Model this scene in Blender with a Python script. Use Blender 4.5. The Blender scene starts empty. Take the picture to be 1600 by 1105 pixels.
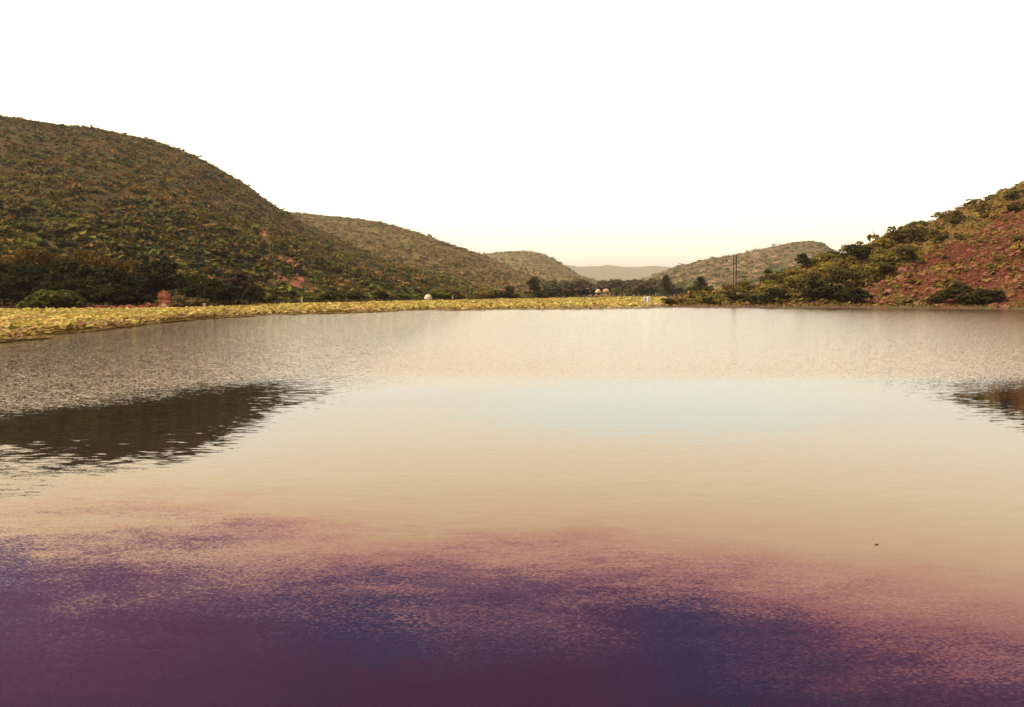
import bpy, bmesh, math, random
import numpy as np
from mathutils import noise, Vector

# ------------------------------------------------------------------ camera
F, CX, CY, HOR, CH = 1386.0, 800.0, 552.5, 458.0, 2.4
PITCH = math.atan((CY - HOR) / F)
S = bpy.context.scene
C = S.collection
cam_d = bpy.data.cameras.new('camera')
cam = bpy.data.objects.new('camera', cam_d); C.objects.link(cam)
cam_d.sensor_fit = 'HORIZONTAL'; cam_d.sensor_width = 36.0
cam_d.lens = 36.0 * F / 1600.0
cam_d.clip_start = 0.1; cam_d.clip_end = 30000
cam.location = (0, 0, CH)
cam.rotation_euler = (math.pi / 2 - PITCH, 0, 0)
S.camera = cam
S.render.resolution_x = 1024; S.render.resolution_y = 707
S.view_settings.view_transform = 'Standard'; S.view_settings.look = 'None'
S.view_settings.exposure = 0.0; S.view_settings.gamma = 1.0

# ------------------------------------------------------------------ sky
SUN_EL, SUN_AZ = math.radians(50), math.radians(-108)     # azimuth from +Y towards +X: the sun stands left, a little ahead
w = bpy.data.worlds.new('World'); S.world = w; w.use_nodes = True
nt = w.node_tree; nt.nodes.clear()
def N(t, kind, **kw):
    n = t.nodes.new(kind)
    for k, v in kw.items(): setattr(n, k, v)
    return n
def math_n(t, op, a, b=None, clamp=False):
    n = N(t, 'ShaderNodeMath', operation=op, use_clamp=clamp)
    for i, v in enumerate((a, b)):
        if v is None: continue
        if isinstance(v, (int, float)): n.inputs[i].default_value = v
        else: t.links.new(v, n.inputs[i])
    return n.outputs[0]
def ramp(t, fac, stops, interp='LINEAR'):
    n = N(t, 'ShaderNodeValToRGB'); r = n.color_ramp; r.interpolation = interp
    while len(r.elements) > 1: r.elements.remove(r.elements[-1])
    r.elements[0].position = stops[0][0]; r.elements[0].color = (*stops[0][1], 1)
    for p, c in stops[1:]:
        e = r.elements.new(p); e.color = (*c, 1)
    t.links.new(fac, n.inputs[0]); return n.outputs[0]
def mixc(t, fac, a, b, mode='MIX'):
    n = N(t, 'ShaderNodeMix', data_type='RGBA', blend_type=mode)
    for i, v in ((0, fac), (6, a), (7, b)):
        if isinstance(v, (int, float)): n.inputs[i].default_value = v
        elif isinstance(v, tuple): n.inputs[i].default_value = (*v, 1)
        else: t.links.new(v, n.inputs[i])
    return n.outputs[2]
tc = N(nt, 'ShaderNodeTexCoord')
sep = N(nt, 'ShaderNodeSeparateXYZ'); nt.links.new(tc.outputs['Generated'], sep.inputs[0])
X_, Y_, Z_ = sep.outputs
sky = N(nt, 'ShaderNodeTexSky', sky_type='NISHITA'); sky.sun_disc = False
sky.sun_elevation = SUN_EL; sky.sun_rotation = SUN_AZ
sky.air_density = 1.5; sky.dust_density = 3
# bright milky cloud deck: white low down, warm in the middle, dark mauve rain cloud high up
K = 4.0
base = ramp(nt, Z_, [(0.0, (2.6/K, 2.45/K, 1.9/K)), (0.06, (2.1/K, 1.95/K, 1.5/K)), (0.12, (2.1/K, 1.9/K, 1.5/K)), (0.165, (2.55/K, 2.02/K, 1.36/K)), (0.21, (2.95/K, 2.1/K, 1.18/K)), (0.27, (3.25/K, 2.0/K, 1.05/K)),
                     (0.305, (3.3/K, 1.65/K, 1.02/K)), (0.36, (2.7/K, .95/K, .85/K)), (0.42, (1.45/K, .34/K, .60/K)), (0.52, (.85/K, .38/K, .52/K)),
                     (0.70, (.75/K, .62/K, .55/K)), (1.0, (.75/K, .75/K, .62/K))], 'EASE')
# pale blue gap low in the cloud, straight ahead
ysafe = math_n(nt, 'MAXIMUM', Y_, .05)
U_ = math_n(nt, 'DIVIDE', X_, ysafe); V_ = math_n(nt, 'DIVIDE', Z_, ysafe)
g1 = math_n(nt, 'POWER', math_n(nt, 'DIVIDE', math_n(nt, 'SUBTRACT', U_, .17), .27), 2.0)
g2 = math_n(nt, 'POWER', math_n(nt, 'DIVIDE', math_n(nt, 'SUBTRACT', V_, .135), .038), 2.0)
gap = math_n(nt, 'SUBTRACT', 1.0, math_n(nt, 'ADD', g1, g2), True)
gs = N(nt, 'ShaderNodeMapRange'); gs.interpolation_type = 'SMOOTHERSTEP'; gs.inputs[4].default_value = .65
nt.links.new(gap, gs.inputs[0]); gap = gs.outputs[0]
base = mixc(nt, gap, base, (1.95/K, 2.12/K, 1.82/K))
# ragged bank of dark rain cloud overhead, lower to the left
cmb = N(nt, 'ShaderNodeCombineXYZ'); nt.links.new(U_, cmb.inputs[0]); nt.links.new(V_, cmb.inputs[1])
mpc = N(nt, 'ShaderNodeMapping'); mpc.inputs['Scale'].default_value = (1.0, 2.2, 1); nt.links.new(cmb.outputs[0], mpc.inputs['Vector'])
cn = N(nt, 'ShaderNodeTexNoise'); cn.inputs['Scale'].default_value = 5.5; cn.inputs['Detail'].default_value = 6; cn.inputs['Roughness'].default_value = .55
nt.links.new(mpc.outputs[0], cn.inputs['Vector'])
cn2 = N(nt, 'ShaderNodeTexNoise'); cn2.inputs['Scale'].default_value = 3.1; cn2.inputs['Detail'].default_value = 4; nt.links.new(mpc.outputs[0], cn2.inputs['Vector'])
fu = math_n(nt, 'ADD', U_, .6)
line = ramp(nt, fu, [(0.0, (.345,) * 3), (.05, (.345,) * 3), (.25, (.352,) * 3), (.42, (.374,) * 3), (.636, (.388,) * 3), (.816, (.413,) * 3), (.92, (.44,) * 3), (1.0, (.52,) * 3)])
dv = math_n(nt, 'ADD', math_n(nt, 'SUBTRACT', V_, line), math_n(nt, 'MULTIPLY', math_n(nt, 'SUBTRACT', cn.outputs[0], .5), .30))
dk = N(nt, 'ShaderNodeMapRange'); dk.interpolation_type = 'SMOOTHSTEP'
for i_, v_ in enumerate((-.07, .12, 0.0, .96)): dk.inputs[i_ + 1].default_value = v_
nt.links.new(dv, dk.inputs[0]); dk = dk.outputs[0]
mar = N(nt, 'ShaderNodeMapRange'); mar.interpolation_type = 'SMOOTHSTEP'
for i_, v_ in enumerate((.02, .14, 0.0, .85)): mar.inputs[i_ + 1].default_value = v_
nt.links.new(math_n(nt, 'ADD', dv, math_n(nt, 'MULTIPLY', math_n(nt, 'SUBTRACT', cn2.outputs[0], .52), .5)), mar.inputs[0])
hiz = N(nt, 'ShaderNodeMapRange'); hiz.inputs[1].default_value = .85; hiz.inputs[2].default_value = .50       # the bank ends well before the zenith
nt.links.new(Z_, hiz.inputs[0])
lo = N(nt, 'ShaderNodeMapRange'); lo.interpolation_type = 'SMOOTHSTEP'; lo.inputs[1].default_value = .335; lo.inputs[2].default_value = .375
nt.links.new(V_, lo.inputs[0])
dk = math_n(nt, 'MULTIPLY', math_n(nt, 'MULTIPLY', dk, lo.outputs[0]), hiz.outputs[0])
cloud = mixc(nt, dk, base, mixc(nt, mar.outputs[0], (.09/K, .13/K, .62/K), (.85/K, .13/K, .42/K)))
back = N(nt, 'ShaderNodeMapRange'); back.interpolation_type = 'SMOOTHSTEP'       # unseen sky behind the camera dimmed, added for backlit contrast
for i_, v_ in enumerate((-.2, .6, .30, 1.0)): back.inputs[i_ + 1].default_value = v_
nt.links.new(Y_, back.inputs[0])
bk_ = N(nt, 'ShaderNodeVectorMath', operation='SCALE'); nt.links.new(cloud, bk_.inputs[0]); nt.links.new(back.outputs[0], bk_.inputs['Scale']); cloud = bk_.outputs[0]
scl = N(nt, 'ShaderNodeVectorMath', operation='SCALE'); scl.inputs['Scale'].default_value = K
nt.links.new(cloud, scl.inputs[0])
bg1 = N(nt, 'ShaderNodeBackground'); bg1.inputs[1].default_value = 0.05
nt.links.new(sky.outputs[0], bg1.inputs[0])
bg2 = N(nt, 'ShaderNodeBackground'); bg2.inputs[1].default_value = 0.92
nt.links.new(scl.outputs[0], bg2.inputs[0])
add = N(nt, 'ShaderNodeAddShader'); nt.links.new(bg1.outputs[0], add.inputs[0]); nt.links.new(bg2.outputs[0], add.inputs[1])
wo = N(nt, 'ShaderNodeOutputWorld'); nt.links.new(add.outputs[0], wo.inputs[0])

sun_d = bpy.data.lights.new('sun', 'SUN'); sun_d.energy = 4.6; sun_d.angle = math.radians(1.0); sun_d.color = (1, .88, .66)
sun = bpy.data.objects.new('sun', sun_d); C.objects.link(sun)
sd = Vector((math.sin(SUN_AZ) * math.cos(SUN_EL), math.cos(SUN_AZ) * math.cos(SUN_EL), math.sin(SUN_EL)))
sun.rotation_euler = sd.to_track_quat('Z', 'Y').to_euler()

# ------------------------------------------------------------------ helpers
rng = np.random.default_rng(7); random.seed(7)
def tag(o, label=None, cat=None, group=None, kind=None):
    if label: o['label'] = label
    if cat: o['category'] = cat
    if group: o['group'] = group
    if kind: o['kind'] = kind
    return o
def ray(px, py, Y):
    cx = (px - CX) / F; cy = (CY - py) / F
    d = Vector((cx, math.cos(PITCH) + cy * math.sin(PITCH), -math.sin(PITCH) + cy * math.cos(PITCH)))
    k = Y / d.y
    return Vector((d.x * k, Y, CH + d.z * k))
def tx(px): return (px - CX) / F / 1.0023
def at(px, Y, z=0.0): return Vector((tx(px) * Y, Y, z))
def mesh_np(name, V, Fc, col=None, smooth=False):
    """V (n,3), Fc list of arrays (m,k) of equal k"""
    me = bpy.data.meshes.new(name)
    V = np.asarray(V, np.float32)
    if not isinstance(Fc, list): Fc = [Fc]
    loops = np.concatenate([f.ravel() for f in Fc]).astype(np.int32)
    tot = np.concatenate([np.full(len(f), f.shape[1]) for f in Fc]).astype(np.int32)
    st = np.concatenate([[0], np.cumsum(tot)[:-1]]).astype(np.int32)
    me.vertices.add(len(V)); me.vertices.foreach_set('co', V.ravel())
    me.loops.add(len(loops)); me.loops.foreach_set('vertex_index', loops)
    me.polygons.add(len(tot)); me.polygons.foreach_set('loop_start', st)
    try: me.polygons.foreach_set('loop_total', tot)
    except Exception: pass
    me.polygons.foreach_set('use_smooth', np.full(len(tot), smooth))
    me.update(calc_edges=True)
    if col is not None:
        a = me.color_attributes.new('tint', 'FLOAT_COLOR', 'POINT')
        c = np.ones((len(V), 4), np.float32); c[:, :3] = col
        a.data.foreach_set('color', c.ravel())
    return me
def obj(name, me, m=None, parent=None, loc=None, rz=0.0, scale=None):
    o = bpy.data.objects.new(name, me); C.objects.link(o)
    if m is not None and me is not None and not me.materials: me.materials.append(m)
    if parent: o.parent = parent
    if loc is not None: o.location = loc
    o.rotation_euler.z = rz
    if scale is not None: o.scale = scale if hasattr(scale, '__len__') else (scale,) * 3
    return o
def thing(name, label, cat, loc=(0, 0, 0), rz=0, group=None, scale=None):
    o = obj(name, None, None, None, loc, rz, scale); return tag(o, label, cat, group)
def bm_mesh(bm, name, smooth=False):
    bmesh.ops.recalc_face_normals(bm, faces=bm.faces)
    me = bpy.data.meshes.new(name); bm.to_mesh(me); bm.free()
    if smooth:
        for p in me.polygons: p.use_smooth = True
    return me
def add_box(bm, c, s, rz=0, bev=0.0):
    r = bmesh.ops.create_cube(bm, size=1)
    vs = r['verts']
    for v in vs:
        x, y, z = v.co.x * s[0], v.co.y * s[1], v.co.z * s[2]
        v.co = (c[0] + x * math.cos(rz) - y * math.sin(rz), c[1] + x * math.sin(rz) + y * math.cos(rz), c[2] + z)
    if bev:
        es = list({e for v in vs for e in v.link_edges})
        bmesh.ops.bevel(bm, geom=es, offset=bev, segments=2, affect='EDGES')
def add_lathe(bm, prof, seg=16, c=(0, 0, 0)):
    rings = []
    for r, z in prof:
        rings.append([bm.verts.new((c[0] + r * math.cos(2 * math.pi * k / seg), c[1] + r * math.sin(2 * math.pi * k / seg), c[2] + z)) for k in range(seg)])
    for a, b_ in zip(rings, rings[1:]):
        for k in range(seg): bm.faces.new((a[k], a[(k + 1) % seg], b_[(k + 1) % seg], b_[k]))
    bm.faces.new(rings[0][::-1]); bm.faces.new(rings[-1])
def add_tube(bm, pts, rad, seg=7):
    pts = [Vector(p) for p in pts]; rings = []
    for i, p in enumerate(pts):
        d = (pts[min(i + 1, len(pts) - 1)] - pts[max(i - 1, 0)]).normalized()
        a = d.orthogonal().normalized(); b_ = d.cross(a)
        rings.append([bm.verts.new(p + (a * math.cos(2 * math.pi * k / seg) + b_ * math.sin(2 * math.pi * k / seg)) * rad[i]) for k in range(seg)])
    for r0, r1 in zip(rings, rings[1:]):
        for k in range(seg): bm.faces.new((r0[k], r0[(k + 1) % seg], r1[(k + 1) % seg], r1[k]))
    bm.faces.new(rings[0][::-1]); bm.faces.new(rings[-1])

# ------------------------------------------------------------------ materials
def mat(name):
    m = bpy.data.materials.new(name); m.use_nodes = True
    t = m.node_tree; p = t.nodes['Principled BSDF']; return m, t, p
def noise_n(t, scale, detail=4, vec=None, rough=.55, typ=None):
    n = N(t, 'ShaderNodeTexNoise'); n.inputs['Scale'].default_value = scale; n.inputs['Detail'].default_value = detail
    n.inputs['Roughness'].default_value = rough
    if vec is None:
        g = N(t, 'ShaderNodeTexCoord'); vec = g.outputs['Object']
    t.links.new(vec, n.inputs['Vector']); return n
def simple(name, c1, c2, scale=3, rough=.85, bump=0.0, detail=5, spec=.2):
    m, t, p = mat(name)
    n = noise_n(t, scale, detail)
    t.links.new(ramp(t, n.outputs[0], [(.35, c1), (.65, c2)]), p.inputs['Base Color'])
    p.inputs['Roughness'].default_value = rough; p.inputs['Specular IOR Level'].default_value = spec
    if bump:
        b_ = N(t, 'ShaderNodeBump'); b_.inputs['Strength'].default_value = 1; b_.inputs['Distance'].default_value = bump
        t.links.new(n.outputs[0], b_.inputs['Height']); t.links.new(b_.outputs[0], p.inputs['Normal'])
    return m
def leaf_mat(name, cols, trans=.25, tint=False, spread=.25):
    """foliage: colour varies by plant (object random or per plant tint attribute) and by leaf clump"""
    m, t, p = mat(name)
    n = noise_n(t, .9, 3)
    if tint:
        a = N(t, 'ShaderNodeAttribute', attribute_name='tint'); colr = a.outputs['Color']
    else:
        oi = N(t, 'ShaderNodeObjectInfo')
        colr = ramp(t, oi.outputs['Random'], [((i + .0) / max(1, len(cols) - 1), c) for i, c in enumerate(cols)])
    v = N(t, 'ShaderNodeMapRange'); v.inputs[1].default_value = .3; v.inputs[2].default_value = .7
    v.inputs[3].default_value = 1 - spread * 1.4; v.inputs[4].default_value = 1 + spread * 1.4
    t.links.new(n.outputs[0], v.inputs[0])
    s = N(t, 'ShaderNodeVectorMath', operation='SCALE'); t.links.new(colr, s.inputs[0]); t.links.new(v.outputs[0], s.inputs['Scale'])
    t.links.new(s.outputs[0], p.inputs['Base Color'])
    p.inputs['Roughness'].default_value = .85; p.inputs['Specular IOR Level'].default_value = .05
    tr = N(t, 'ShaderNodeBsdfTranslucent'); t.links.new(s.outputs[0], tr.inputs[0])
    mx = N(t, 'ShaderNodeMixShader'); mx.inputs[0].default_value = trans
    t.links.new(p.outputs[0], mx.inputs[1]); t.links.new(tr.outputs[0], mx.inputs[2])
    t.links.new(mx.outputs[0], t.nodes['Material Output'].inputs[0])
    return m
M_tint = leaf_mat('scrub_foliage', None, .2, tint=True)
M_dark = leaf_mat('dark_shaded_foliage', [(.024, .026, .009), (.034, .036, .010), (.044, .038, .010)], .1)  # leaf colour lowered to carry the shade inside the wood
M_olive = leaf_mat('olive_foliage', [(.11, .075, .014), (.16, .10, .018), (.10, .080, .016)], .2)
M_shrub = leaf_mat('slope_shrub_foliage', [(.10, .09, .024), (.26, .22, .032), (.16, .11, .035), (.32, .25, .038), (.07, .065, .024), (.20, .17, .03)], .3)
M_grey = leaf_mat('mauve_foliage', [(.19, .14, .085), (.14, .135, .065), (.22, .14, .09)], .2)
M_bark = simple('bark', (.10, .06, .045), (.05, .03, .022), 6)
M_stone = simple('ruin_masonry', (.52, .20, .095), (.22, .07, .045), 2.2, bump=.1)
M_white = simple('whitewash', (.80, .74, .52), (.72, .62, .40), 2)
M_cream = simple('cream_plaster', (.78, .66, .38), (.68, .54, .30), 1.5)
M_pink = simple('pink_sandstone', (.62, .40, .24), (.50, .30, .18), 3)
M_black = simple('interior_and_shade', (.02, .015, .02), (.03, .02, .02), 3)  # near-black for doorway interiors and for the shade on the white dome
M_pole = simple('weathered_pole', (.10, .07, .08), (.06, .045, .06), 2)
M_conc = simple('grey_concrete', (.38, .32, .26), (.28, .23, .19), 2)
M_rock = simple('red_rock', (.33, .12, .050), (.12, .040, .028), 1.6, bump=.15)
M_rock2 = simple('pale_rock', (.36, .16, .08), (.15, .055, .035), 1.6, bump=.15)
M_cloth = simple('white_cotton', (.82, .80, .74), (.76, .74, .70), 5)
M_skin = simple('brown_skin', (.20, .10, .06), (.17, .085, .05), 5, rough=.6)
M_hair = simple('black_hair', (.012, .010, .010), (.02, .016, .015), 20)

# ------------------------------------------------------------------ water
def water_material():
    m, t, p = mat('lake_water')
    g = N(t, 'ShaderNodeNewGeometry'); pos = g.outputs['Position']
    sp = N(t, 'ShaderNodeSeparateXYZ'); t.links.new(pos, sp.inputs[0])
    PX, PY = sp.outputs[0], sp.outputs[1]
    def smooth(v, a, b_, c=0.0, d=1.0):
        r = N(t, 'ShaderNodeMapRange'); r.interpolation_type = 'SMOOTHSTEP'
        for i, x in enumerate((a, b_, c, d)): r.inputs[i + 1].default_value = x
        t.links.new(v, r.inputs[0]); return r.outputs[0]
    def scaled(sx, sy, rot=0.0):
        mp = N(t, 'ShaderNodeMapping'); mp.inputs['Scale'].default_value = (sx, sy, 1); mp.inputs['Rotation'].default_value = (0, 0, rot)
        t.links.new(pos, mp.inputs['Vector']); return mp.outputs[0]
    # patches of wind on the water
    wind = noise_n(t, 1.0, 3, scaled(.045, .10))
    edge = math_n(t, 'ADD', PY, math_n(t, 'MULTIPLY', math_n(t, 'SUBTRACT', wind.outputs[0], .5), 10.0))
    fx = math_n(t, 'MULTIPLY', math_n(t, 'MINIMUM', math_n(t, 'ADD', PX, 6.3), 0.0), -2.0)
    edge = math_n(t, 'ADD', edge, fx)
    far = smooth(edge, 19.5, 28.5)
    nw = noise_n(t, 1.0, 3, scaled(.35, .5))
    nedge = math_n(t, 'ADD', PY, math_n(t, 'MULTIPLY', math_n(t, 'SUBTRACT', nw.outputs[0], .5), 4.0))
    nl = math_n(t, 'ADD', math_n(t, 'MULTIPLY', math_n(t, 'MINIMUM', math_n(t, 'ADD', PX, 1.0), 0.0), .85), math_n(t, 'MULTIPLY', math_n(t, 'MAXIMUM', math_n(t, 'SUBTRACT', PX, .8), 0.0), .45))
    near = smooth(math_n(t, 'ADD', nedge, nl), 10.5, 6.0)
    def waves(vec, scale, detail, ax, ay, rough=.5):
        n = noise_n(t, scale, detail, vec, rough)
        s = N(t, 'ShaderNodeVectorMath', operation='SUBTRACT'); t.links.new(n.outputs['Color'], s.inputs[0]); s.inputs[1].default_value = (.5, .5, .5)
        k = N(t, 'ShaderNodeVectorMath', operation='MULTIPLY'); t.links.new(s.outputs[0], k.inputs[0]); k.inputs[1].default_value = (ax, ay, 0)
        return k.outputs[0]
    def scale_v(v, f):
        k = N(t, 'ShaderNodeVectorMath', operation='SCALE'); t.links.new(v, k.inputs[0])
        if isinstance(f, (int, float)): k.inputs['Scale'].default_value = f
        else: t.links.new(f, k.inputs['Scale'])
        return k.outputs[0]
    def addv(a, b_):
        k = N(t, 'ShaderNodeVectorMath', operation='ADD'); t.links.new(a, k.inputs[0]); t.links.new(b_, k.inputs[1]); return k.outputs[0]
    swell = waves(scaled(3.4, 11.0, .20), 1.0, 3, .05, .15)
    calm = noise_n(t, 1.0, 2, scaled(.12, .2))
    side = math_n(t, 'ADD', smooth(math_n(t, 'MULTIPLY', PX, -1.0), 2.0, 8.5, .24, .95), smooth(calm.outputs[0], .5, .68, 0.0, .3))
    swell = scale_v(swell, math_n(t, 'MULTIPLY', side, smooth(PY, 5.0, 12.0, .45, 1.0)))           # gentle long-crested ripples everywhere
    chop = waves(scaled(14, 26, -.12), 1.0, 4, .42, .56, .65)         # wind ripples of the far half
    fine = waves(scaled(34, 52, .2), 1.0, 4, .10, .17, .7)             # tiny ripples close to the bank
    lee = N(t, 'ShaderNodeCombineXYZ'); lee.inputs[1].default_value = -.042     # wind ripples steeper on the side towards the near bank
    lee2 = N(t, 'ShaderNodeCombineXYZ'); lee2.inputs[1].default_value = -.030
    roll = N(t, 'ShaderNodeCombineXYZ'); t.links.new(math_n(t, 'MULTIPLY', smooth(math_n(t, 'MULTIPLY', PX, -1.0), 2.5, 7.0), smooth(PY, 8.0, 11.5, 0.0, .022)), roll.inputs[1])   # slow swell in the left arm
    swell = addv(swell, roll.outputs[0])
    tot = addv(swell, addv(scale_v(addv(chop, lee.outputs[0]), far), scale_v(addv(fine, scale_v(lee2.outputs[0], smooth(noise_n(t, 1.0, 3, scaled(.55, .9)).outputs[0], .28, .72, .55, 1.7))), near)))
    up = N(t, 'ShaderNodeCombineXYZ'); up.inputs[2].default_value = 1
    nn = N(t, 'ShaderNodeVectorMath', operation='NORMALIZE'); t.links.new(addv(tot, up.outputs[0]), nn.inputs[0])
    t.links.new(nn.outputs[0], p.inputs['Normal'])
    p.inputs['Base Color'].default_value = (.006, .004, .006, 1)
    p.inputs['Roughness'].default_value = .03
    p.inputs['IOR'].default_value = 1.34
    return m
M_water = water_material()

# ------------------------------------------------------------------ terrain
# far shore of the lake: photo column -> depth
SH = [(-1600, 95), (-400, 98), (0, 104), (300, 110), (450, 152), (540, 172), (660, 210), (760, 250), (850, 300), (960, 400), (1040, 430),
      (1052, 152), (1200, 147), (1400, 138), (1600, 128), (1800, 122), (2600, 100)]
NEAR = [(-700, 33), (-200, 38), (0, 43), (60, 46), (100, 50), (200, 63), (300, 79), (450, 98), (600, 112), (700, 123), (850, 128), (1000, 134), (1046, 150)]
def interp(tab, x): return float(np.interp(x, [a for a, _ in tab], [b_ for _, b_ in tab]))
def shore(px): return interp(SH, px)
def fbm(x, y, s, o=4): return noise.fractal(Vector((x * s, y * s, 3.1)), 1.0, 2.0, o)

def build_ground():
    pxs = np.concatenate([np.arange(-1700, -200, 60), np.arange(-200, 1040, 14), np.arange(1040, 1064, 3), np.arange(1064, 1800, 14), np.arange(1800, 3300, 60)])
    ds = [-6, -3, -1, 0, 1, 2.5, 5, 9, 15, 25, 45, 80, 140, 260, 500, 1000, 2200, 5000, 12000]
    V = []; 
    for px in pxs:
        s = shore(px); s += fbm(px, 0, .02, 3) * (1.2 if px < 1045 else .8)
        for d in ds:
            Y = s + d
            z = -1.5 if d < -3 else (-.6 if d < -1 else (-.12 if d < 0 else (.05 if d == 0 else .32 + min(d, 40) * .008 + .12 * fbm(px * .3, d, .3))))
            if d < -3: z = -1.6
            V.append((tx(px) * Y, Y, z))
        # inner row
    nV = len(ds); Fq = []
    for i in range(len(pxs) - 1):
        for j in range(nV - 1):
            a = i * nV + j; Fq.append((a, a + nV, a + nV + 1, a + 1))
    V = np.array(V); 
    me = mesh_np('ground', V, np.array(Fq), smooth=True)
    return me
m, t, p = mat('shore_earth')
n1 = noise_n(t, .25, 5); n2 = noise_n(t, 2.5, 4)
c1 = ramp(t, n1.outputs[0], [(.38, (.16, .060, .040)), (.50, (.13, .085, .032)), (.62, (.11, .095, .028))])
t.links.new(mixc(t, .5, c1, ramp(t, n2.outputs[0], [(.3, (.55, .5, .45)), (.7, (1.2, 1.2, 1.1))]), 'MULTIPLY'), p.inputs['Base Color'])
p.inputs['Roughness'].default_value = .95
tag(obj('ground', build_ground(), m), kind='structure')
# lake bed and the near bank behind the camera
bm = bmesh.new(); r = bmesh.ops.create_grid(bm, x_segments=2, y_segments=2, size=1)
for v in bm.verts: v.co = (v.co.x * 700, v.co.y * 300 + 299, -1.55)
tag(obj('lake_bed', bm_mesh(bm, 'lake_bed'), simple('silt', (.05, .035, .025), (.03, .02, .015), .5)), kind='structure')
bm = bmesh.new()
prof = [(-60, .5), (-12, .8), (-2, .85), (-.9, .75), (.2, .1), (1.6, -.6), (3.5, -1.57)]
xs = np.linspace(-120, 120, 120); rows = []
for x in xs: rows.append([bm.verts.new((x, y + .25 * math.sin(x * .4) + .2 * fbm(x, y, .5), z + .06 * fbm(x, y, .9))) for y, z in prof])
for a, b_ in zip(rows, rows[1:]):
    for k in range(len(prof) - 1): bm.faces.new((a[k], b_[k], b_[k + 1], a[k + 1]))
tag(obj('near_bank', bm_mesh(bm, 'near_bank', True), m), kind='structure')
bm = bmesh.new(); bmesh.ops.create_grid(bm, x_segments=8, y_segments=8, size=1)
for v in bm.verts: v.co = (v.co.x * 650, v.co.y * 285 + 285 - 1, 0)
tag(obj('water', bm_mesh(bm, 'water'), M_water), kind='structure')

def hill_mat(name, grass, brush, soil, s=.06, bump=.6):
    m, t, p = mat(name)
    a = N(t, 'ShaderNodeAttribute', attribute_name='tint')          # red channel: bare soil
    sp = N(t, 'ShaderNodeSeparateColor'); t.links.new(a.outputs['Color'], sp.inputs[0])
    n1 = noise_n(t, s, 6, rough=.65); n2 = noise_n(t, s * 9, 5, rough=.7)
    c = ramp(t, n2.outputs[0], [(.35, brush), (.62, grass)])
    c2 = mixc(t, .6, c, ramp(t, n1.outputs[0], [(.35, (.65, .62, .55)), (.65, (1.25, 1.2, 1.1))]), 'MULTIPLY')
    so = ramp(t, n2.outputs[0], [(.3, (soil[0] * .42, soil[1] * .42, soil[2] * .6)), (.5, soil), (.7, tuple(min(1, v * 1.5) for v in soil))])
    msk = math_n(t, 'ADD', sp.outputs[0], math_n(t, 'MULTIPLY', math_n(t, 'SUBTRACT', noise_n(t, s * 4, 4).outputs[0], .5), 1.2))
    mr = N(t, 'ShaderNodeMapRange'); mr.inputs[1].default_value = .42; mr.inputs[2].default_value = .58
    t.links.new(msk, mr.inputs[0])
    t.links.new(mixc(t, mr.outputs[0], c2, so), p.inputs['Base Color'])
    p.inputs['Roughness'].default_value = .95; p.inputs['Specular IOR Level'].default_value = .1
    b_ = N(t, 'ShaderNodeBump'); b_.inputs['Distance'].default_value = bump
    t.links.new(n2.outputs[0], b_.inputs['Height']); t.links.new(b_.outputs[0], p.inputs['Normal'])
    return m

class Hill:
    """a ridge traced in the photo, given its own depth: front slope from base to ridge, back slope behind"""
    def __init__(s, name, ridge, ridge_d, base_d, m, step=8, rows=40, amp=3.0, power=1.0, scars=(), soilf=None, ns=.02, jag=.3):
        s.rx = [a for a, _ in ridge]; s.ry = [b_ for _, b_ in ridge]; s.rd = ridge_d; s.bd = base_d; s.power = power; s.amp = amp; s.ns = ns
        s.soilf = soilf; s.scars = scars; s.jag = jag
        x0, x1 = s.rx[0], s.rx[-1]
        pxs = np.arange(x0, x1 + step, step); vs = np.concatenate([np.linspace(0, 1, rows + 1), [1.08, 1.2, 1.4, 1.7, 2.1]])
        V = []; col = []
        for px in pxs:
            for v in vs:
                q = s.point(px, v); V.append(q); col.append(s.soil(px, v, q))
        nV = len(vs); Fq = []
        for i in range(len(pxs) - 1):
            for j in range(nV - 1):
                a = i * nV + j; Fq.append((a, a + nV, a + nV + 1, a + 1))
        col = np.array(col); cc = np.zeros((len(V), 3)); cc[:, 0] = col
        tag(obj(name, mesh_np(name, V, np.array(Fq), cc, smooth=True), m), kind='structure')
    def point(s, px, v):
        Yr = s.rd(px); Yb = s.bd(px)
        R = ray(px, float(np.interp(px, s.rx, s.ry)), Yr); zr = max(R.z, .2)
        if v <= 1:
            Y = Yb + (Yr - Yb) * v; X = (R.x / Yr) * Y
            z = -.3 + (zr + .3) * (v ** s.power)
            e = min(v * 4, 1) * (min((1 - v) * 5 + s.jag, 1))
            z += fbm(X, Y, s.ns, 5) * s.amp * e * min(1, zr / 15)
        else:
            k = v - 1; Y = Yr + (Yr - Yb) * k; X = (R.x / Yr) * Y
            z = zr * (1 - k * .95) - k * k * 3 + fbm(X, Y, s.ns, 4) * s.amp * .3
        return (X, Y, z)
    def soil(s, px, v, q):
        a = 0.0
        if s.soilf: a = s.soilf(px, v, q)
        if s.scars:
            d = Vector(q) - Vector((0, 0, CH))
            sx = CX + F * d.x / d.y * 1.0; sy = HOR - F * d.z / d.y
            for (cx, cy, rx, ry) in s.scars:
                a = max(a, 1.25 - math.hypot((sx - cx) / rx, (sy - cy) / ry) * .8)
        return max(0, min(1, a))

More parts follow.
